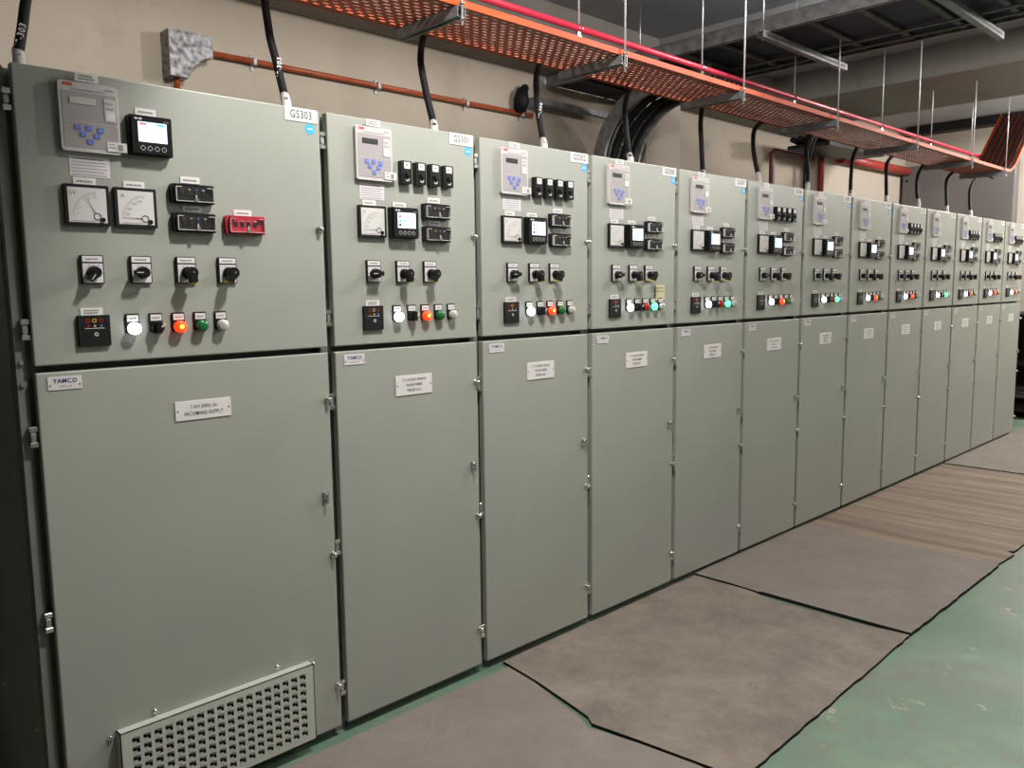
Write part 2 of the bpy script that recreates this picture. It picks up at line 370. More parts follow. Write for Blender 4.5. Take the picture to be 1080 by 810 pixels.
def fuse(p, x, z, k=0):
    def b(mb):
        mb.rrect(0, .043, -.076, 0, .003, -.022, 0, 'black'); mb.box(.010, .036, -.0232, -.0215, -.026, -.004, 'white'); mb.scrawl(.017, .029, -.014, .006, -.0240, 'greyink')
        mb.box(.008, .038, -.0235, -.0215, -.070, -.029, 'blackm'); mb.ring(.023, -.060, .008, .005, -.0240, 'white', 12, 200, 380)
    o = obj('miniature_breaker', b, p, (x, 0, Z(z)), key='fuse')
    obj('toggle', lambda mb: mb.box(.015, .031, -.031, -.022, -.052, -.040, 'black', .001, 1), o, key='toggle')
    return o
def rotary(p, x, z, kind):
    def b(mb):
        mb.rrect(0, .056, -.074, 0, .003, -.008, 0, 'blackm')
        mb.box(.004, .053, -.0095, -.007, -.0175, -.0025, 'white'); mb.scrawl(.012, .044, -.010, .0042, -.0101, 'greyink')
        mb.box(.004, .053, -.0095, -.007, -.0715, -.0215, 'paper')
        for q in (.018, .028, .04): mb.scrawl(q, q+.007, -.027, .003, -.0101, 'greyink')
    o = obj('rotary_switch', b, p, (x, 0, Z(z)), key='rot')
    def kb(mb):
        cx, cz = .029, -.045
        mb.ycyl(cx, cz, .0165, -.020, -.009, 'black', 20)
        if kind in ('left', 'downleft', 'bar'):
            a = {'left': math.radians(180), 'downleft': math.radians(235), 'bar': math.radians(180)}[kind]
            c, s_ = math.cos(a), math.sin(a); px, pz = -s_, c
            mb.ycyl(cx, cz, .014, -.034, -.019, 'black', 20, .016)
            back = .019 if kind == 'bar' else .0; L, t = .025, .0075
            poly = [(cx-back*c-t*px, cz-back*s_-t*pz), (cx+L*c-t*.8*px, cz+L*s_-t*.8*pz), (cx+L*c+t*.8*px, cz+L*s_+t*.8*pz), (cx-back*c+t*px, cz-back*s_+t*pz)]
            mb.prism(poly, -.040, -.018, 'black')
            mb.faces([(cx+.006*c-.001*px, -.0405, cz+.006*s_-.001*pz), (cx+.023*c-.001*px, -.0405, cz+.023*s_-.001*pz), (cx+.023*c+.001*px, -.0405, cz+.023*s_+.001*pz), (cx+.006*c+.001*px, -.0405, cz+.006*s_+.001*pz)], [(0,1,2,3)], 'coveredge')
        else:
            mb.ycyl(cx, cz, .016, -.050, -.019, 'black', 20, .0125)
            mb.tube([(cx, -.024, cz), (cx, -.048, cz)], .012, 'black', 14)
            a = math.radians(-80 if kind == 'key' else -115); c, s_ = math.cos(a), math.sin(a); px, pz = -s_, c; L, t = .027, .011
            poly = [(cx-t*px, cz-t*pz), (cx+L*c-t*px*.8, cz+L*s_-t*.8*pz), (cx+L*c+t*px*.8, cz+L*s_+t*.8*pz), (cx+t*px, cz+t*pz)]
            mb.prism(poly, -.052, -.030, 'black')
            mb.box(cx+L*c-.008, cx+L*c+.008, -.046, -.020, cz+L*s_-.004, cz+L*s_+.0015, 'yellow')
            mb.ycyl(cx+.002, cz+.001, .003, -.0535, -.051, 'chrome', 8)
    obj('switch_knob', kb, o, key=('rk', kind))
    return o
def lamp(p, x, z, state):
    def b(mb):
        mb.rrect(-.019, .019, -.045, .038, .003, -.006, 0, 'blackm') if False else mb.rrect(-.018, .017, -.012, .040, .002, -.006, 0, 'blackm')
        mb.box(-.015, .0145, -.0075, -.005, .019, .036, 'white'); mb.scrawl(-.010, .010, .0275, .004, -.0081, 'greyink')
        mb.ycyl(0, 0, .0165, -.010, 0, 'blackm', 20)
    nm = 'selector_switch' if state == 'sel' else 'indicator_lamp'
    o = obj(nm, b, p, (x, 0, Z(z)), key=('lampbase',))
    if state == 'sel':
        def kb(mb):
            mb.ycyl(0, 0, .0165, -.020, -.008, 'black', 20, .0175)
            mb.prism([(-.006, -.016), (.006, -.016), (.006, .016), (-.006, .016)], -.030, -.019, 'black')
            mb.prism([(.004, .003), (.006, 0), (.0165, .009), (.0145, .012)], -.0310, -.0295, 'white')
        obj('selector_knob', kb, o, key='selknob')
    else:
        mm = {'W': 'lampw', 'R': 'lampr', 'r': 'redoff', 'G': 'lampg', 'g': 'greenoff', 'c': 'clear'}[state]
        def lb(mb):
            mb.ycyl(0, 0, .0165, -.022, -.008, mm, 20, .0165); mb.dome(0, 0, -.022, .0165, .006, mm, 20)
            if state == 'R': mb.dome(.0, .0, -.0245, .0085, .0045, 'lampry', 14)
        lab = {'W': 'lit white lens', 'R': 'lit red lens', 'r': 'unlit red lens', 'G': 'lit green lens', 'g': 'unlit green lens', 'c': 'clear colourless lens'}[state]
        obj('lens', lb, o, key=('lens', state), label=lab)
    return o
def fault(p, x, z):
    def b(mb):
        mb.box(0, .079, -.010, 0, -.081, 0, 'blackm', .001, 1)
        for k in range(3):
            mb.ring(.024+.016*k, -.014, .0055, .004, -.0106, ('redoff', 'yellow', 'redoff')[k], 12)
        mb.scrawl(.016, .066, -.034, .002, -.0106, 'white')
        mb.ring(.043, -.050, .005, .003, -.0106, 'white', 12)
    o = obj('fault_indicator', b, p, (x, 0, Z(z)), key='fault')
    for k, mm in enumerate(('redoff', 'yellow', 'blue')):
        obj('led', lambda mb: mb.ycyl(0, 0, .0028, -.002, 0, mm, 10), o, (.024+.016*k, -.010, -.028), key=('led', mm))
    return o
def hinge(p, z):
    def b(mb):
        mb.box(-.022, -.002, .006, .034, -.006, .008, 'chrome', .0015, 1)
        mb.box(-.019, -.006, .008, .032, .011, .031, 'steel', .001, 1)
        mb.box(-.022, -.002, .006, .034, .034, .048, 'chrome', .0015, 1)
        mb.tube([(-.012, .014, -.005), (-.012, .014, .047)], .005, 'steel', 8)
    return obj('hinge', b, p, (0, 0, Z(z)), key='hinge')
def knob(p, x, z):
    def b(mb): mb.ycyl(0, 0, .0105, -.008, 0, 'chrome', 14, .0105); mb.ycyl(0, 0, .0075, -.018, -.008, 'chrome', 14); mb.dome(0, 0, -.018, .0075, .003, 'chrome', 12); mb.box(0, .016, -.006, .0, -.005, .005, 'steel')
    return obj('door_screw', b, p, (x, 0, Z(z)), key='knob')
def latch(p, x, z):
    def b(mb):
        mb.rrect(-.009, .009, -.022, .018, .003, -.004, 0, 'steel'); mb.ycyl(0, .008, .008, -.016, -.003, 'chrome', 12)
        mb.box(-.003, .004, -.020, -.012, -.020, .010, 'chrome', .001, 1); mb.ycyl(0, -.014, .0045, -.010, -.003, 'steel', 10)
    return obj('latch', b, p, (x, 0, Z(z)), key='latch')

XS = [0.0, 0.8719, 1.5196, 2.1618, 2.8038, 3.4461, 4.0955, 4.7458, 5.4019, 6.0571, 6.7149, 7.3708, 8.0256, 8.6719]
DEP = 1.25
GS = ['GS303', 'GS301', 'GS302', 'GS308', 'GS307', 'GS306', 'GS305', 'GS304', 'GS309', 'GS310', 'GS311', 'GS312', 'GS313']
LAMPS = ['Wsel R g c', 'WRgc', 'WRgc', 'WrGc', 'WrGc', 'WRgc', 'WrGc', 'WRgc', 'WRgc', 'WrGc', 'WRgc', 'WRgc', 'WRgc']
FUSES = {1, 2, 5, 8, 10, 11, 12}
CIRC = [['11kV 50Hz 3\u00f8', 'INCOMING SUPPLY'], ['T2 11kV/433V 2000kVA', 'TRANSFORMER', 'FEEDER NO.2'], ['T1 11kV/433V 2000kVA', 'TRANSFORMER', 'FEEDER NO.1']]
CH = [2, 3, 3, 2, 2, 3, 2, 2, 3, 3, 3, 4, 3]
LAB = [
 'wide grey-green switchgear panel GS303 with a low vent grille, nearest the camera',
 'narrow grey-green switchgear panel GS301, directly right of the wide grilled panel',
 'narrow grey-green switchgear panel GS302, third in the row, four small breakers on its door',
 'narrow grey-green switchgear panel with a cream note above its lit green lamp',
 'narrow switchgear panel with lit green lamp, directly right of the one with the note',
 'narrow switchgear panel with four breakers and lit red lamp, sixth from the left',
 'narrow switchgear panel with lit green lamp, seventh from the left',
 'narrow switchgear panel with lit red lamp but no small breakers, eighth from the left',
 'narrow switchgear panel with four breakers and lit red lamp, ninth from the left',
 'narrow switchgear panel with lit green lamp, fourth from the far end',
 'narrow switchgear panel with lit red lamp, third from the far end',
 'narrow switchgear panel with lit red lamp, second from the far end',
 'narrow grey-green switchgear panel standing last at the far right end of the row']

def make_panel(i):
    x0 = XS[i]; P = XS[i+1]-x0; W = (P-.027) if i == 0 else (P-.030)
    t = thing('switchgear_panel', LAB[i], 'switchgear panel', (x0, 0, 0), 'metal clad switchgear panels in one long row')
    last = (i == 12)
    def body(mb):
        xr = P-.0155
        xl = -.0145 if i else -.036
        fy = .036
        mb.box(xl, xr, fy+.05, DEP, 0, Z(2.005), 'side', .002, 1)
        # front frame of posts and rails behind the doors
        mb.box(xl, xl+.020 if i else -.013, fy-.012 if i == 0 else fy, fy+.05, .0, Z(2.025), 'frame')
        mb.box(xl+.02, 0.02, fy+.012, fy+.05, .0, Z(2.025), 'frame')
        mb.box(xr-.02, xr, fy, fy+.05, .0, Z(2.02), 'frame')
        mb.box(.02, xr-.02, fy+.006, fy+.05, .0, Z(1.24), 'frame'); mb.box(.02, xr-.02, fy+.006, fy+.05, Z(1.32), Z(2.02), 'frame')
        if i == 0:
            for zz in (1.30, 1.245): mb.ycyl(-.0245, Z(zz), .006, fy-.018, fy-.012, 'steel', 10)
    obj('cabinet_body', body, t)
    if i == 0:
        def sp(mb):
            mb.box(-.042, -.036, .06, DEP, Z(1.512), Z(2.005), 'side', .001, 1)
            mb.box(-.042, -.036, .06, DEP, 0.02, Z(1.506), 'side', .001, 1)
            for yy in (.09, .45, .85):
                for zz in (.3, 1.0, 1.42, 1.6, 1.9): mb.tube([(-.046, yy, Z(zz)), (-.041, yy, Z(zz))], .006, 'steel', 8)
        obj('side_panel', sp, t)
    def door(za, zb):
        def b(mb): mb.box(0, W, 0, .028, Z(za), Z(zb), 'paint', .0035, 2)
        return b
    U = obj('upper_door', door(1.290, 2.031), t)
    L = obj('lower_door', door(-.008, 1.272), t)
    for z in (1.923, 1.362): hinge(U, z)
    for z in (1.088, .595, .10): hinge(L, z)
    knob(U, W-.016 if i == 0 else W-.010, 1.665)
    latch(L, W-.032, .800)
    for z in (1.120, .600, .142): knob(L, W-.010, z)
    # plates on the lower door
    def mk(mb):
        mb.box(0, .080, -.0020, 0, -.034, 0, 'paper'); mb.text('TAMCO', .041, -.0115, .0155, -.0020-T, 'navy', 'C', .96, .0003)
        mb.text('VH1H', .041, -.0255, .0085, -.0020-T, 'greyink', 'C', 1.3)
        for q in (.005, .075): mb.ycyl(q, -.022, .002, -.0030, -.002, 'ink', 8)
    obj('maker_plate', mk, L, (.026 if i == 0 else .032, 0, Z(1.260)), key='maker')
    n = CH[i]; pw, ph = (.165, .055) if i == 0 else ((.160, .070) if n > 2 else (.150, .058))
    def cp(mb):
        mb.box(0, pw, -.0030, 0, -ph, 0, 'white', .0005, 1)
        for q in (.007, pw-.007): mb.ycyl(q, -ph/2, .0025, -.0040, -.003, 'ink', 8)
        if i < 3:
            ls = CIRC[i]; hh = .0155 if i == 0 else .0135
            for k, s_ in enumerate(ls): mb.text(s_, pw/2, -ph*(k+.9)/(len(ls)+.8), hh, -.0030-T, 'ink', 'C', .78 if i == 0 else .70, .0001)
        else:
            for k in range(n):
                mrg = .025 if k == 0 else .05
                mb.scrawl(mrg, pw-mrg, -ph*(k+1)/(n+1), .006, -.0030-T, 'greyink', k)
    obj('circuit_plate', cp, L, (.343 if i == 0 else .236, 0, Z(1.162 if i == 0 else 1.172)), key=('cp', i if i < 3 else n))
    if i == 0:
        make_grille(L)
    # plate on the upper door
    gw = .111
    def gp(mb):
        mb.box(0, gw, -.0020, 0, -.041, 0, 'white', .0005, 1); mb.text(GS[i], gw/2, -.0205, .034, -.0020-T, 'ink', 'C', .76, .0002)
    obj('number_plate', gp, U, (.726 if i == 0 else .503, 0, Z(2.030)))
    if i < 8:
        def sk(mb):
            mb.ycyl(0, 0, .0165, -.0008, 0, 'sticker', 20); mb.box(-.009, .009, -.0014, -.0008, -.002, .002, 'screen' if False else 'white')
        obj('round_sticker', sk, U, (.811 if i == 0 else .590, 0, Z(1.971)), key='sticker')
    # devices
    relay(U, .097, 2.004, i == 0)
    tagplate(U, .138, 2.027, .055, .021, lines=2, y=-.0145)
    info_label(U, .115, 1.822)
    if i == 0:
        powermeter(U, .260, 1.941, 1); tagplate(U, .285, 1.963)
        analog(U, .094, 1.750, 'kV'); tagplate(U, .120, 1.7685); analog(U, .215, 1.750, 'A'); tagplate(U, .243, 1.7685)
        testblock(U, .364, 1.771); tagplate(U, .396, 1.793); testblock(U, .365, 1.692); tagplate(U, .397, 1.714)
        testblock(U, .516, 1.692, True); tagplate(U, .548, 1.7105)
        for x, k in ((.122, 'downleft'), (.245, 'left'), (.368, 'key'), (.489, 'key2')): rotary(U, x, 1.571, k)
        fault(U, .105, 1.415); tagplate(U, .115, 1.434, .055, .019, lines=2)
        xs = (.243, .305, .367, .429, .490)
        zl = 1.376
    else:
        analog(U, .102, 1.750, 'A'); tagplate(U, .124, 1.7685, .053)
        powermeter(U, .224, 1.750, 2 if i < 3 else 3); tagplate(U, .246, 1.7685)
        testblock(U, .366, 1.771); tagplate(U, .396, 1.793); testblock(U, .367, 1.692); tagplate(U, .397, 1.714)
        if i in FUSES:
            for k in range(4): fuse(U, .272+.0615*k, 1.907)
        for x, k in ((.128, 'bar'), (.249, 'key'), (.367, 'key2')): rotary(U, x, 1.571, k)
        fault(U, .110, 1.419); tagplate(U, .124, 1.438, .055, .019, lines=2)
        xs = (.249, .312, .371, .431, .491)
        zl = 1.379
    ls = LAMPS[i]; green = 'G' in ls
    for x, st in zip(xs, ('W', 'sel', 'r' if green else 'R', 'G' if green else 'g', 'c')): lamp(U, x, zl, st)
    if i == 3:
        def nb(mb):
            mb.box(0, .072, -.0015, 0, -.072, 0, 'note'); mb.scrawl(.008, .064, -.014, .007, -.0022, 'greyink'); mb.scrawl(.008, .064, -.030, .007, -.0022, 'greyink', 4)
        obj('paper_note', nb, U, (.455, -.003, Z(1.480)), label='cream paper note')
    return t

def make_grille(L):
    x0, x1, z0, z1, d = .128, .730, .004, .264, .030
    nc, nr = 18, 8; mx, mz = .026, .020
    def fb(mb):
        y0 = -d
        # frame and lattice with real openings
        cw = (x1-x0-2*mx)/nc; rh = (z1-z0-2*mz)/nr; ow, oh = cw*.68, rh*.72
        t = .002
        mb.box(x0, x1, y0, 0, Z(z1-.003), Z(z1), 'white' if False else 'grille'); mb.box(x0, x1, y0, 0, Z(z0), Z(z0+.003), 'grille')
        mb.box(x0, x0+.003, y0, 0, Z(z0), Z(z1), 'grille'); mb.box(x1-.003, x1, y0, 0, Z(z0), Z(z1), 'grille')
        xa = [x0]; 
        for k in range(nc): c = x0+mx+cw*(k+.5); xa += [c-ow/2, c+ow/2]
        xa.append(x1)
        for k in range(0, len(xa), 2): mb.box(xa[k], xa[k+1], y0, y0+t, Z(z0), Z(z1), 'grille')
        za = [z0]
        for k in range(nr): c = z0+mz+rh*(k+.5); za += [c-oh/2, c+oh/2]
        za.append(z1)
        for k in range(0, len(za), 2):
            for j in range(1, len(xa)-1, 2): mb.box(xa[j], xa[j+1], y0, y0+t, Z(za[k]), Z(za[k+1]), 'grille')
        # pressed zig-zag tongues in every opening
        for j in range(1, len(xa)-1, 2):
            for k in range(1, len(za)-1, 2):
                a, b = xa[j], xa[j+1]; c, e = Z(za[k]), Z(za[k+1]); h = e-c; w = b-a
                mb.faces([(a, y0+.001, c), (a+w*.55, y0-.004, c+h*.15), (a+w*.55, y0-.004, c+h*.5), (a, y0+.001, c+h*.40)], [(0,1,2,3)], 'white')
                mb.faces([(a+w*.3, y0+.010, c+h*.55), (b, y0+.001, c+h*.60), (b, y0+.001, e), (a+w*.5, y0-.003, e-h*.1)], [(0,1,2,3)], 'grille')
    g = obj('vent_grille', fb, L)
    obj('dark_backing', lambda mb: mb.box(x0+.004, x1-.004, -.004, -.001, Z(z0+.004), Z(z1-.004), 'blackm'), L)
    L_ = [(.112, .250), (.234, .281), (.616, .281), (.744, .249), (.742, .030)]
    for x, z in L_:
        obj('grille_screw', lambda mb: (mb.ycyl(0, 0, .0075, -.004, 0, 'chrome', 12), mb.dome(0, 0, -.004, .006, .004, 'chrome', 12)), L, (x, 0, Z(z)), key='gscrew')
    obj('grille_flange', lambda mb: (mb.box(x1, x1+.022, -.002, 0, Z(z0), Z(z1+.002), 'paint')), L)
M['grille'] = mat('grille_grey_paint', (0.50, 0.52, 0.46), 0.4)
for i in range(13): make_panel(i)

# ------------------------------------------------------------------ power cables with white tape at the glands
CAB = [[(0.154, 0.42, 2.312), (0.134, 0.393, 2.234), (0.112, 0.367, 2.153), (0.104, 0.34, 2.122)], [(0.984, 0.56, 2.533), (0.949, 0.487, 2.403), (0.944, 0.434, 2.283), (0.94, 0.385, 2.17), (0.924, 0.34, 2.123)], [(1.728, 0.56, 2.58), (1.635, 0.487, 2.439), (1.613, 0.434, 2.3), (1.608, 0.385, 2.167), (1.581, 0.34, 2.119)], [(2.442, 0.56, 2.591), (2.329, 0.487, 2.474), (2.279, 0.434, 2.327), (2.256, 0.385, 2.179), (2.224, 0.34, 2.118)], [(3.158, 0.56, 2.579), (3.006, 0.487, 2.444), (2.943, 0.434, 2.311), (2.906, 0.385, 2.17), (2.864, 0.34, 2.126)], [(3.865, 0.56, 2.557), (3.726, 0.487, 2.449), (3.657, 0.434, 2.292), (3.596, 0.385, 2.146), (3.527, 0.34, 2.103)], [(4.622, 0.56, 2.607), (4.358, 0.487, 2.481), (4.241, 0.434, 2.368), (4.188, 0.385, 2.24), (4.163, 0.34, 2.123)], [(5.343, 0.56, 2.602), (5.083, 0.487, 2.488), (4.957, 0.434, 2.39), (4.891, 0.385, 2.244), (4.8, 0.34, 2.118)], [(6.102, 0.56, 2.558), (5.836, 0.487, 2.457), (5.689, 0.434, 2.3), (5.574, 0.385, 2.183), (5.475, 0.34, 2.127)], [(6.807, 0.56, 2.607), (6.486, 0.487, 2.464), (6.346, 0.434, 2.347), (6.235, 0.385, 2.232), (6.135, 0.34, 2.122)], [(7.526, 0.56, 2.583), (7.128, 0.469, 2.428), (6.921, 0.401, 2.265), (6.813, 0.34, 2.142)], [(8.334, 0.56, 2.621), (7.848, 0.469, 2.444), (7.643, 0.401, 2.289), (7.499, 0.34, 2.125)], [(9.01, 0.56, 2.6), (8.529, 0.469, 2.421), (8.297, 0.401, 2.256), (8.155, 0.34, 2.126)]]
def spline(pts, n=8):
    P = [Vector(p) for p in pts]; P = [2*P[0]-P[1]] + P + [2*P[-1]-P[-2]]; out = []
    for i in range(1, len(P)-2):
        for k in range(n):
            t = k/n; a, b, c, d = P[i-1], P[i], P[i+1], P[i+2]
            out.append(.5*((2*b) + (c-a)*t + (2*a-5*b+4*c-d)*t*t + (3*b-3*c+d-a)*t**3))
    out.append(P[-2]); return out
ORD = ['first', 'second', 'third', 'fourth', 'fifth', 'sixth', 'seventh', 'eighth', 'ninth', 'tenth', 'eleventh', 'twelfth', 'thirteenth']
for i, pts in enumerate(CAB):
    t = thing('power_cable', 'thick black power cable rising from the top of the %s cabinet from the left' % ORD[i], 'power cable', (pts[-1][0], pts[-1][1], Z(2.005)), 'black power cables between the cabinets and the orange tray')
    o = Vector(t.location)
    pp = [Vector((x, y, Z(z))) for x, y, z in pts]
    if i == 0: pp = [Vector((.26, .50, Z(2.62))), Vector((.19, .455, Z(2.42)))] + pp
    else:
        a = pp[0]; pp[0] = Vector((a.x, .555, Z(2.575))); pp = [Vector((a.x+.22, .47, Z(2.572))), Vector((a.x+.1, .525, Z(2.600)))] + pp
    foot = pp[-1]; r = .0145
    sp = [p - o for p in spline(pp)]
    obj('cable_sheath', lambda mb: mb.tube(sp, r, 'cableblk', 10), t)
    def gl(mb):
        mb.tube([(0, 0, 0), (0, 0, .03)], .024, 'blackm', 14); d = (sp[-1]-sp[-4]).normalized()
        mb.tube([(0, 0, .02), Vector(sp[-1]), Vector(sp[-1]) - d*.05], .0165, 'tape', 12)
    obj('tape_wrap', gl, t)
    if i in (0, 1, 3):
        # hand-written white cable mark
        q = sp[-15 if i else -13]
        def wr(mb): mb.text('GS-30%d' % (3 if i < 2 else 2), 0, 0, .024, 0, 'white', 'C', 1.0, .0003, PI/2*(1 if i else 1))
        d = (sp[-8]-sp[-16]).normalized()
        obj('cable_mark', wr, t, (q.x-.004, q.y-r-.002, q.z), rot=(0, math.atan2(d.x, -d.z)*-1, 0))

# ------------------------------------------------------------------ orange perforated cable tray
TX0, TX1, TY0, TY1, TZ = .35, 8.52, .15, .52, 2.54
tray = thing('cable_tray', 'long orange perforated cable tray hung above the cabinets', 'cable tray', (TX0, TY0, Z(TZ)))
def perf(mb, L, W_):
    px, py = .050, .028; nx = int(L/px); ny = int((W_-.01)/py); hx, hy = .027, .0125
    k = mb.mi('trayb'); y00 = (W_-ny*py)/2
    def strip(xa, xb, ya, yb):
        vs = [mb.bm.verts.new((xa, ya, 0)), mb.bm.verts.new((xa, yb, 0)), mb.bm.verts.new((xb, yb, 0)), mb.bm.verts.new((xb, ya, 0))]
        f = mb.bm.faces.new(vs); f.material_index = k
    strip(0, L, 0, y00+(py-hy)/2)
    for j in range(ny):
        ya = y00+py*j+(py-hy)/2; yb = ya+hy; yn = ya+py if j < ny-1 else W_
        strip(0, L, yb, yn)
        off = px/2 if j % 2 else 0; xp = 0
        for i in range(nx):
            xa = off+px*i+(px-hx)/2
            if xa+hx > L: break
            strip(xp, xa, ya, yb); xp = xa+hx
        strip(xp, L, ya, yb)
    
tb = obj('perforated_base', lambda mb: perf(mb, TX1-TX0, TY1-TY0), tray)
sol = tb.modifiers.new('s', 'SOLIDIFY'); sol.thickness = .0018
def lips(mb):
    mb.box(0, TX1-TX0, -.003, 0, -.002, .024, 'traym'); mb.box(0, TX1-TX0, 0, .010, .022, .024, 'traym')
obj('side_flange', lips, tray)
def lips2(mb): mb.box(0, TX1-TX0, TY1-TY0, TY1-TY0+.003, -.002, .024, 'traym')
obj('side_flange', lips2, tray)
def riser(mb):
    w = TY1-TY0; L = TX1-TX0; prof = [(0, 0), (.12, .01), (.26, .07), (.60, .36), (1.05, .72)]
    for (a, b), (c, d) in zip(prof[:-1], prof[1:]):
        for y in (0, w):
            mb.faces([(L+a, y, b-.002), (L+c, y, d-.002), (L+c, y, d+.026), (L+a, y, b+.026), (L+a, y+.003, b-.002), (L+c, y+.003, d-.002), (L+c, y+.003, d+.026), (L+a, y+.003, b+.026)],
                     [(0,1,2,3),(7,6,5,4),(3,2,6,7),(0,4,5,1)], 'traym')
        mb.faces([(L+a, 0, b), (L+c, 0, d), (L+c, w, d), (L+a, w, b)], [(0,1,2,3)], 'traym')
obj('riser_bend', riser, tray)
for k in range(6):
    y = TY0+.05+.055*k
    pts = [(7.2+.1*k, y, 2.561), (8.5, y, 2.561), (8.65, y, 2.575), (8.78, y, 2.63), (9.12, y, 2.92), (9.55, y, 3.26)]
    o = obj('tray_cable', lambda mb: mb.tube([Vector(p)-Vector(pts[0]) for p in spline([p for p in pts], 4)], .018, 'cableblk', 8), None, (pts[0][0], pts[0][1], Z(pts[0][2])))
    tag(o, 'black cable lying on the rising far end of the orange tray', 'cable', 'black cables side by side on the rising end of the tray')

CHX = [1.56, 2.55, 3.60, 4.77, 6.15, 7.44, 8.40]
CHL = ['nearest the camera', 'second from the camera', 'third from the camera', 'fourth from the camera', 'fifth from the camera', 'second from the far end', 'at the far end']
for x, l in zip(CHX, CHL):
    t = thing('trapeze_hanger', 'grey steel channel on a threaded rod under the orange tray, %s' % l, 'hanger', (x, TY0-.012, Z(TZ-.045)), 'steel channel hangers under the orange tray')
    def ch(mb):
        y0, y1 = -.004, .395
        mb.box(-.020, .020, y0, y1, .039, .041, 'galv'); mb.box(-.020, -.018, y0, y1, 0, .041, 'galv'); mb.box(.018, .020, y0, y1, 0, .041, 'galv')
        mb.box(-.020, -.011, y0, y1, 0, .002, 'galv'); mb.box(.011, .020, y0, y1, 0, .002, 'galv')
    obj('strut_channel', ch, t, key='strutch')
    obj('threaded_rod', lambda mb: mb.tube([(0, -.006, -.03), (0, -.006, .969)], .0048, 'rod', 8), t, key='trod')
    for zz in (.045, -.012):
        obj('nut', lambda mb: mb.tube([(0, -.006, 0), (0, -.006, .009)], .011, 'chrome', 6), t, (0, 0, zz), key='nut')

# ------------------------------------------------------------------ red pipe on its own hangers
PZ = 2.765
rp = obj('sprinkler_pipe', lambda mb: mb.tube([(0, 0, 0), (8.7, 0, 0)], .0165, 'pinkpipe', 14), None, (.5, .52, Z(PZ)))
tag(rp, 'long straight crimson pipe running above the orange tray', 'pipe')
for x, l in zip([2.67, 3.78, 4.93, 6.43, 7.54, 8.64], ['nearest the camera', 'second from the camera', 'third from the camera', 'fourth from the camera', 'second from the far end', 'farthest away']):
    t = thing('pipe_hanger', 'thin rod with a clip holding the crimson pipe, %s' % l, 'hanger', (x, .52, Z(PZ)), 'rod hangers of the crimson pipe')
    obj('clamp', lambda mb: (mb.tube([(-.012, .019*math.cos(a), .019*math.sin(a)) for a in [k*PI/8 for k in range(17)]], .0026, 'chrome', 6), mb.tube([(.012, .019*math.cos(a), .019*math.sin(a)) for a in [k*PI/8 for k in range(17)]], .0026, 'chrome', 6), mb.box(-.012, .012, -.004, .004, -.040, -.019, 'chrome')), t, key='pclamp')
    obj('threaded_rod', lambda mb: mb.tube([(0, 0, .019), (0, 0, 3.469-PZ)], .0045, 'rod', 8), t, key='prod')

# ------------------------------------------------------------------ the orange conduit on the back wall
WY = 2.2
cd = thing('wall_conduit', 'orange-brown conduit running along the back wall above the cabinets', 'conduit', (1.45, WY-.03, Z(2.77)))
obj('pipe', lambda mb: mb.tube([(0, 0, 0), (2.56, 0, .005)], .0165, 'conduit', 12), cd)
for x in (.30, 1.15, 1.9, 2.45):
    obj('saddle_clamp', lambda mb: (mb.box(-.012, .012, -.022, .028, -.021, .021, 'galv', .003, 1), mb.box(-.010, .010, .022, .029, -.045, .045, 'galv')), cd, (x, 0, 0), key='saddle')
jb = thing('junction_box', 'mottled galvanised elbow box at the left end of the orange-brown wall conduit', 'junction box', (1.24, WY, Z(2.60)))
obj('elbow_box', lambda mb: (mb.prism([(0, .0), (.0, .235), (.235, .235), (.235, .125), (.19, .115), (.115, .055), (.10, .0)], -.11, 0, 'galvb'),), jb)
obj('conduit_stub', lambda mb: mb.tube([(.055, -.05, .01), (.055, -.05, -.62)], .0165, 'conduit', 12), jb)

# ------------------------------------------------------------------ wide cable ladder crossing above
lad = thing('cable_ladder', 'wide dark galvanised cable ladder crossing the room above the orange tray', 'cable ladder', (4.17, -1.9, Z(3.0)))
LL = WY-.03+1.9
def rail(mb, x, s):
    mb.box(x, x+.004, 0, LL, 0, .092, 'galv'); a, b = (x, x+.03) if s > 0 else (x-.026, x+.004)
    mb.box(a, b, 0, LL, 0, .003, 'galv'); mb.box(a, b, 0, LL, .089, .092, 'galv')
obj('side_rail', lambda mb: rail(mb, 0, 1), lad)
obj('side_rail', lambda mb: rail(mb, .90, -1), lad)
k = 0; y = .18
while y < LL-.05:
    obj('rung', lambda mb: mb.box(.004, .90, -.018, .018, .012, .030, 'galvd', .002, 1), lad, (0, y, 0), key='rung'); y += .30
obj('cable_cover_sheet', lambda mb: mb.box(.006, .896, 0, LL, .034, .040, 'navyd'), lad)
obj('centre_bar', lambda mb: (mb.box(.62, .66, 0, LL, .006, .012, 'galvd'), mb.box(.78, .81, 0, LL, .006, .012, 'galvd')), lad)
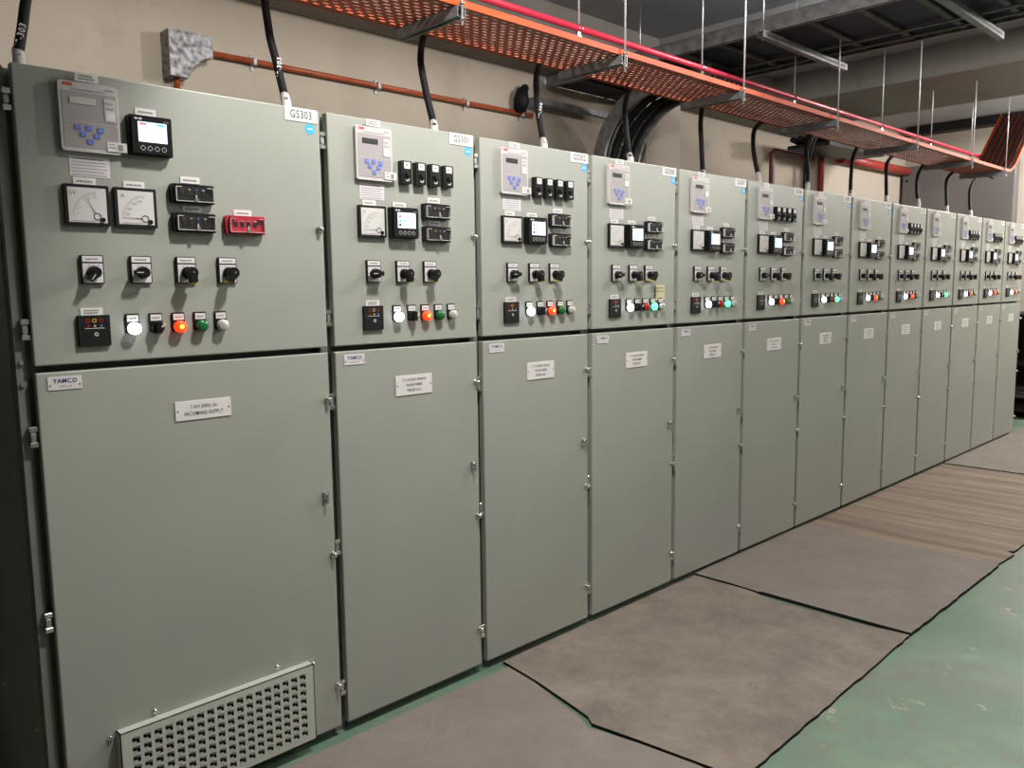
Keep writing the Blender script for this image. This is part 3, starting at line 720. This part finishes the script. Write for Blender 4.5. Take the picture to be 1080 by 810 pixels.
# ladder trapezes
for y, l in ((.31, 'over the orange tray'), (-.66, 'at the top right of the view')):
    t = thing('ladder_trapeze', 'grey slotted steel channel carrying the wide cable ladder, %s' % l, 'hanger', (4.08, y, Z(2.955)), 'channels under the wide cable ladder')
    def ch(mb):
        mb.box(0, 1.16, -.020, .020, -.002, 0.0, 'galv'); mb.box(0, 1.16, -.020, -.018, 0, .041, 'galv'); mb.box(0, 1.16, .018, .020, 0, .041, 'galv')
        mb.box(0, 1.16, -.020, -.010, .039, .041, 'galv'); mb.box(0, 1.16, .010, .020, .039, .041, 'galv')
        mb.box(.05, 1.12, -.0206, -.020, .012, .026, 'galvd')
    obj('strut_channel', ch, t, key='ladch')
    for xx in (.03, 1.13):
        obj('threaded_rod', lambda mb: mb.tube([(0, 0, -.015), (0, 0, .515)], .0045, 'steel', 8), t, (xx, 0, 0), key='ladrod')
# wall bracket at the ladder end
t = obj('wall_bracket', lambda mb: (mb.box(0, .82, -.02, .02, 0, .002, 'galv'), mb.box(0, .82, -.02, -.018, 0, .045, 'galv'), mb.box(0, .82, .018, .02, 0, .045, 'galv'), mb.box(-.002, .002, -.02, .1, -.02, .06, 'galv')), None, (3.98, WY-.12, Z(2.84)))
tag(t, 'grey steel channel bracket on the back wall beneath the end of the wide cable ladder', 'bracket')
t = obj('cable_end', lambda mb: (mb.tube([(0, 0, -.06), (0, -.02, .02), (.01, -.02, .10)], .055, 'cableblk', 12, rs=[.045, .06, .04]), mb.tube([(.02, -.02, .1), (.06, 0, .12)], .03, 'cableblk', 10)), None, (3.86, WY-.05, Z(2.84)))
tag(t, 'black taped bundle at the wall end of the orange conduit', 'cable bundle')

# the ladder bend that drops behind the cabinets
bend = thing('ladder_drop', 'curved cable ladder section bending down behind the cabinets beside the column', 'cable ladder', (4.55, 2.0, Z(1.3)))
def arcpts(R0, n=10):
    cy, cz = 1.42, 2.40; o = [( .95, cz+R0)]
    for k in range(n+1):
        a = PI/2*(1-k/n); o.append((cy+R0*math.cos(a), cz+R0*math.sin(a)))
    o.append((cy+R0, 1.4)); return o
def brail(mb, x):
    A = arcpts(.50); B = arcpts(.61)
    for i in range(len(A)-1):
        q = [(A[i]), (A[i+1]), (B[i+1]), (B[i])]
        vs = [(x, a-2.0, b-1.3) for a, b in q] + [(x+.004, a-2.0, b-1.3) for a, b in q]
        mb.faces(vs, [(0,1,2,3), (7,6,5,4), (3,2,6,7), (0,4,5,1)], 'galv')
        for S, w in ((A, .028), (B, .028)):
            q = [S[i], S[i+1]]
            vs = [(x, q[0][0]-2, q[0][1]-1.3), (x, q[1][0]-2, q[1][1]-1.3), (x+w, q[1][0]-2, q[1][1]-1.3), (x+w, q[0][0]-2, q[0][1]-1.3)]
            mb.faces(vs, [(0,1,2,3)], 'galv')
obj('side_rail', lambda mb: brail(mb, 0), bend)
obj('side_rail', lambda mb: brail(mb, .44), bend)
C = arcpts(.55, 4)
for a, b in [C[0], C[1], C[2], C[3], C[4], C[5], (1.97, 2.13), (1.97, 1.85)]:
    obj('rung', lambda mb: mb.box(.004, .44, -.012, .012, -.012, .012, 'galv', .002, 1), bend, (0, a-2.0, b-1.3), key='brung')
for k in range(6):
    A = arcpts(.515 if k % 2 else .535, 8); x = 4.61+.062*k
    o = obj('riser_cable', lambda mb: mb.tube([(0, a-2.0, b-1.3) for a, b in A], .020, 'cableblk', 8), None, (x, 2.0, Z(1.3)))
    tag(o, 'black cable running down the curved ladder drop behind the cabinets', 'cable', 'black cables on the curved ladder drop')
# spare rod and small conduit near the far beam
obj('hanger_rod', lambda mb: mb.tube([(0, 0, 0), (0, 0, .46)], .005, 'steel', 8), lad, (-.008, 3.17, .01))

# ------------------------------------------------------------------ pipes and bits at the far end
t = thing('elbow_pipe', 'dark red pipe rising behind the cabinets and turning right near the far wall', 'pipe', (7.55, 2.10, 0))
pts = spline([(0, 0, 1.2), (0, 0, 2.2), (0, 0, Z(2.78)), (.02, 0, Z(2.86)), (.10, 0, Z(2.88)), (.5, 0, Z(2.88)), (1.1, 0, Z(2.9))], 5)
obj('pipe', lambda mb: mb.tube(pts, .030, 'oxide', 12), t)
t = obj('riser_pipe', lambda mb: mb.tube([(0, 0, 0), (0, 0, 3.02)], .034, 'oxide2', 14), None, (8.36, 1.95, 0))
tag(t, 'brick red vertical pipe beside the pale far wall', 'pipe')
t = obj('wall_pipe', lambda mb: (mb.tube([(0, 0, 0), (2.0, 0, .02)], .052, 'redpipe', 14), mb.tube([(-.03, 0, 0), (.03, 0, 0)], .066, 'redpipe', 14)), None, (8.75, 1.9, Z(2.90)))
tag(t, 'brick red horizontal pipe along the pale far wall', 'pipe')
t = thing('sloped_cable_tray', 'dark cable tray with black cables sloping above the brick red pipe at the far end', 'cable tray', (7.55, 1.48, Z(2.86)))
obj('tray_sheet', lambda mb: mb.prism([(0, 0), (1.35, .02), (1.35, .06), (0, .04)], 0, .45, 'darkeq'), t)
obj('cable_pile', lambda mb: [mb.tube(spline([(-.05, .05+.08*q, .09), (.3, .06+.08*q, .07+.02*(q % 2)), (.8, .05+.08*q, .10), (1.3, .06+.08*q, .07)], 4), .03, 'cableblk', 8) for q in range(5)], t)
for k in range(2):
    o = obj('drop_cable', lambda mb: mb.tube(spline([(0, 0, 0), (-.02, 0, .45), (.0, -.05, .75), (.22, -.15, .97)], 5), .013, 'cableblk', 8), None, (5.62+.05*k, 1.0, Z(2.005)))
    o.location = (6.50+.055*k, 1.2, Z(2.0)); tag(o, 'black cable dropping beside the brick red vertical pipe', 'cable', 'pair of black cables beside the vertical pipe')
hs = thing('sheet_housing', 'large grey sheet metal housing with dark bolts on the far end wall', 'housing', (10.84, .66, Z(1.2)))
obj('housing_panel', lambda mb: mb.box(-.12, .06, 0, 1.30, -1.2, 1.78, 'greypanel', .006, 1), hs)
for y, z in ((.06, .20), (.06, .95), (.06, 1.65), (1.24, .20), (1.24, .95), (1.24, 1.6), (.65, 1.66)):
    obj('bolt', lambda mb: mb.tube([(-.13, 0, 0), (-.12, 0, 0)], .018, 'darkeq', 8), hs, (0, y, z), key='hbolt')
bs = thing('busbar_duct', 'dark narrow duct running across the far end wall under the beam', 'duct', (10.7, -3.0, Z(3.36)))
obj('duct_body', lambda mb: mb.box(-.10, .10, 0, 4.9, 0, .10, 'darkeq', .004, 1), bs)
obj('support_lug', lambda mb: mb.box(-.03, .03, 0, .05, .10, .36, 'darkeq'), bs, (0, 4.35, 0))
sh = thing('equipment_rack', 'dark open steel rack standing at the far end past the last cabinet', 'rack', (9.75, -.3, 0))
for x in (0, .9):
    for y in (0, 1.2): obj('post', lambda mb: mb.box(-.025, .025, -.025, .025, 0, 1.2, 'darkeq', .002, 1), sh, (x, y, 0), key='rpost')
for z in (.10, .62, 1.15): obj('shelf', lambda mb: mb.box(-.02, .92, -.02, 1.22, -.02, .02, 'darkeq', .002, 1), sh, (0, 0, z), key='rshelf')
obj('back_sheet', lambda mb: mb.box(.92, .93, -.02, 1.22, 0, 1.17, 'darkeq'), sh)
t = obj('hose_coil', lambda mb: mb.tube([(.25*math.cos(a)*.6, .3*math.sin(a), .05+.004*k) for k, a in enumerate([q*PI/6 for q in range(36)])], .022, 'greypanel', 8), None, (10.2, .2, .14))
tag(t, 'grey coil of hose lying on the bottom shelf of the dark rack', 'hose')

# ------------------------------------------------------------------ floor mats
def fmat(poly, th, m, label, zb=0.0):
    cx = sum(p[0] for p in poly)/len(poly); cy = sum(p[1] for p in poly)/len(poly)
    def b(mb):
        n = len(poly); vs = [(x-cx, y-cy, 0) for x, y in poly] + [(x-cx, y-cy, th) for x, y in poly]
        mb.faces([v for v in vs[n:]], [tuple(range(n))], m)
        mb.faces(vs, [tuple(range(n-1, -1, -1))] + [(i, (i+1) % n, n+(i+1) % n, n+i) for i in range(n)], 'rubber')
    o = obj('rubber_mat', b, None, (cx, cy, zb)); tag(o, label, 'rubber mat', 'rubber mats in front of the cabinets'); return o
def jag(a, b, n, amp, rnd):
    out = []
    for k in range(n):
        t = k/n; out.append((a[0]+(b[0]-a[0])*t + (rnd.uniform(-amp, amp) if k else 0), a[1]+(b[1]-a[1])*t + (rnd.uniform(-amp, amp) if k else 0)))
    return out
R = random.Random(3)
TH = .013
ledge = [(1.60, -.005), (1.575, -.22), (1.53, -.46), (1.515, -.53), (1.49, -.57), (1.52, -.75), (1.55, -.96), (1.57, -1.10)]
fmat([(-1.2, -1.10)] + [(x-.022-.010*math.sin(9*y), y) for x, y in ledge[::-1]][:-1] + [(1.58, -.055), (-1.2, -.045)], TH, 'mat', 'grey-brown rubber mat in front of the two nearest cabinets, lowest in the view')
fmat(ledge + jag((1.57, -1.105), (3.0, -1.075), 30, .0028, R) + jag((3.0, -1.075), (2.965, -.85), 3, .003, R) + [(2.955, -.82), (2.945, -.5), (2.985, -.34)] + jag((2.99, -.3), (2.985, .0), 4, .003, R)+[(2.985, .0)], TH, 'matb', 'stained grey-brown rubber mat second from the camera, in front of the third and fourth cabinets')
fmat([(3.0, .01), (3.005, -.20), (2.995, -.36), (3.008, -.38), (3.01, -.85)] + jag((3.015, -1.075), (4.235, -1.08), 26, .0025, R) + [(4.235, -1.08), (4.25, -.7), (4.262, -.35), (4.28, .01)], TH+.004, 'mat', 'clean grey-brown rubber mat in the middle, between the stained mat and the ribbed mat')
fmat([(4.285, .01), (4.267, -.35), (4.255, -.7), (4.24, -1.07), (4.50, -1.085), (4.53, -1.04)] + jag((4.56, -1.07), (6.69, -1.09), 30, .0025, R) + [(6.69, -1.09), (6.69, .01)], TH, 'matr', 'brown ribbed rubber mat with streaks across it, second from the far end')
fmat([(6.705, .01), (6.70, -.5), (6.70, -1.09), (9.6, -1.09), (9.6, .01)], TH+.006, 'mat', 'plain grey-brown rubber mat at the far end of the cabinet row')

# ------------------------------------------------------------------ the room
RX0, RX1, RY0 = -3.2, 10.9, -4.2; CZ = Z(3.47)
def sbox(name, x0, x1, y0, y1, z0, z1, m, bev=0):
    cx, cy, cz = (x0+x1)/2, (y0+y1)/2, z0
    return struct(obj(name, lambda mb: mb.box(x0-cx, x1-cx, y0-cy, y1-cy, 0, z1-z0, m, bev), None, (cx, cy, cz)))
sbox('floor', RX0-.2, RX1+.2, RY0-.2, WY+.2, -.15, 0, 'floor')
sbox('ceiling', RX0-.2, RX1+.2, RY0-.2, WY+.2, CZ, CZ+.2, 'slab')
sbox('wall_back', RX0, RX1, WY, WY+.2, 0, CZ, 'wall')
sbox('wall_front', RX0, RX1, RY0-.2, RY0, 0, CZ, 'walld')
sbox('wall_left', RX0-.2, RX0, RY0, WY, 0, CZ, 'walld')
sbox('wall_right', RX1, RX1+.2, RY0, WY, 0, CZ, 'wallp')
sbox('beam_back', RX0, 8.45, 1.80, WY, Z(3.10), CZ, 'beam', .006)
sbox('beam_cross', 5.12, 5.42, RY0, 1.80, Z(3.25), CZ, 'slab', .006)
sbox('beam_far', 7.0, 8.35, RY0, 1.80, Z(3.21), CZ, 'beam', .006)
sbox('shadow_block_front', -.55, .76, RY0, -.35, Z(2.75), Z(2.90), 'slab', .006)  # unseen block added to throw a shadow on the first panel
sbox('column_back', 5.22, 5.72, 2.0, WY, 0, Z(3.10), 'wallp', .004)
sbox('pilaster_far', 8.45, RX1, 2.0, WY, 0, CZ, 'wallp', .004)

# ------------------------------------------------------------------ light
def area(name, loc, sx, sy, power, col=(1, .95, .88), rot=(0, 0, 0), spread=160):
    l = bpy.data.lights.new(name, 'AREA'); l.shape = 'RECTANGLE'; l.size = sx; l.size_y = sy; l.energy = power; l.color = col; l.spread = math.radians(spread)
    o = bpy.data.objects.new(name, l); COL.objects.link(o); o.location = loc; o.rotation_euler = rot; return o
def lampl(loc, power, col=(1, .965, .92), r=.07):
    l = bpy.data.lights.new('ceiling_lamp_or_fill', 'SPOT'); l.energy = power; l.color = col; l.shadow_soft_size = r; l.spot_size = math.radians(178); l.spot_blend = .12
    o = bpy.data.objects.new('ceiling_lamp_or_fill', l); COL.objects.link(o); o.location = loc
    l2 = bpy.data.lights.new('ceiling_lamp_or_fill_glow', 'POINT'); l2.energy = power*.42; l2.color = col; l2.shadow_soft_size = r
    o = bpy.data.objects.new('ceiling_lamp_or_fill_glow', l2); COL.objects.link(o); o.location = (loc[0], loc[1], loc[2]-.10); l.energy = power*.62
for x, y, pw in ((1.05, -1.1, 235), (4.3, -1.15, 275), (7.3, -1.45, 300), (9.8, -1.0, 380)):
    lampl((x, y, Z(3.28)), pw)
for x, pw in ((4.2, 100), (7.4, 150)):  # added fill row behind the others to brighten the room, no lamps known there
    lampl((x, -3.3, Z(3.28)), pw)
w = bpy.data.worlds.new('World'); scn.world = w; w.use_nodes = True
w.node_tree.nodes['Background'].inputs[0].default_value = (0.5, 0.5, 0.52, 1); w.node_tree.nodes['Background'].inputs[1].default_value = 0.05

# ------------------------------------------------------------------ camera
cam_d = bpy.data.cameras.new('camera'); cam = bpy.data.objects.new('camera', cam_d); COL.objects.link(cam); scn.camera = cam
cx, cy, cz, yaw, pitch, roll, f = (-0.5535058926428623, -2.30808197665252, 1.4730573280655739, 0.7673515703352294, -0.11739350993518949, -0.01161652252467657, 858.139014037221)
fw = Vector((math.sin(yaw)*math.cos(pitch), math.cos(yaw)*math.cos(pitch), math.sin(pitch))); r = Vector((math.cos(yaw), -math.sin(yaw), 0)); u = r.cross(fw)
rr = math.cos(roll)*r + math.sin(roll)*u; uu = -math.sin(roll)*r + math.cos(roll)*u
cam.matrix_world = Matrix(((rr.x, uu.x, -fw.x, cx), (rr.y, uu.y, -fw.y, cy), (rr.z, uu.z, -fw.z, Z(cz)), (0, 0, 0, 1)))
cam_d.sensor_fit = 'HORIZONTAL'; cam_d.sensor_width = 36; cam_d.lens = f/1080*36; cam_d.clip_start = .05; cam_d.clip_end = 60
scn.view_settings.view_transform = 'Standard'; scn.view_settings.look = 'None'; scn.view_settings.gamma = 1; scn.view_settings.use_curve_mapping = False
scn.view_settings.exposure = -0.13
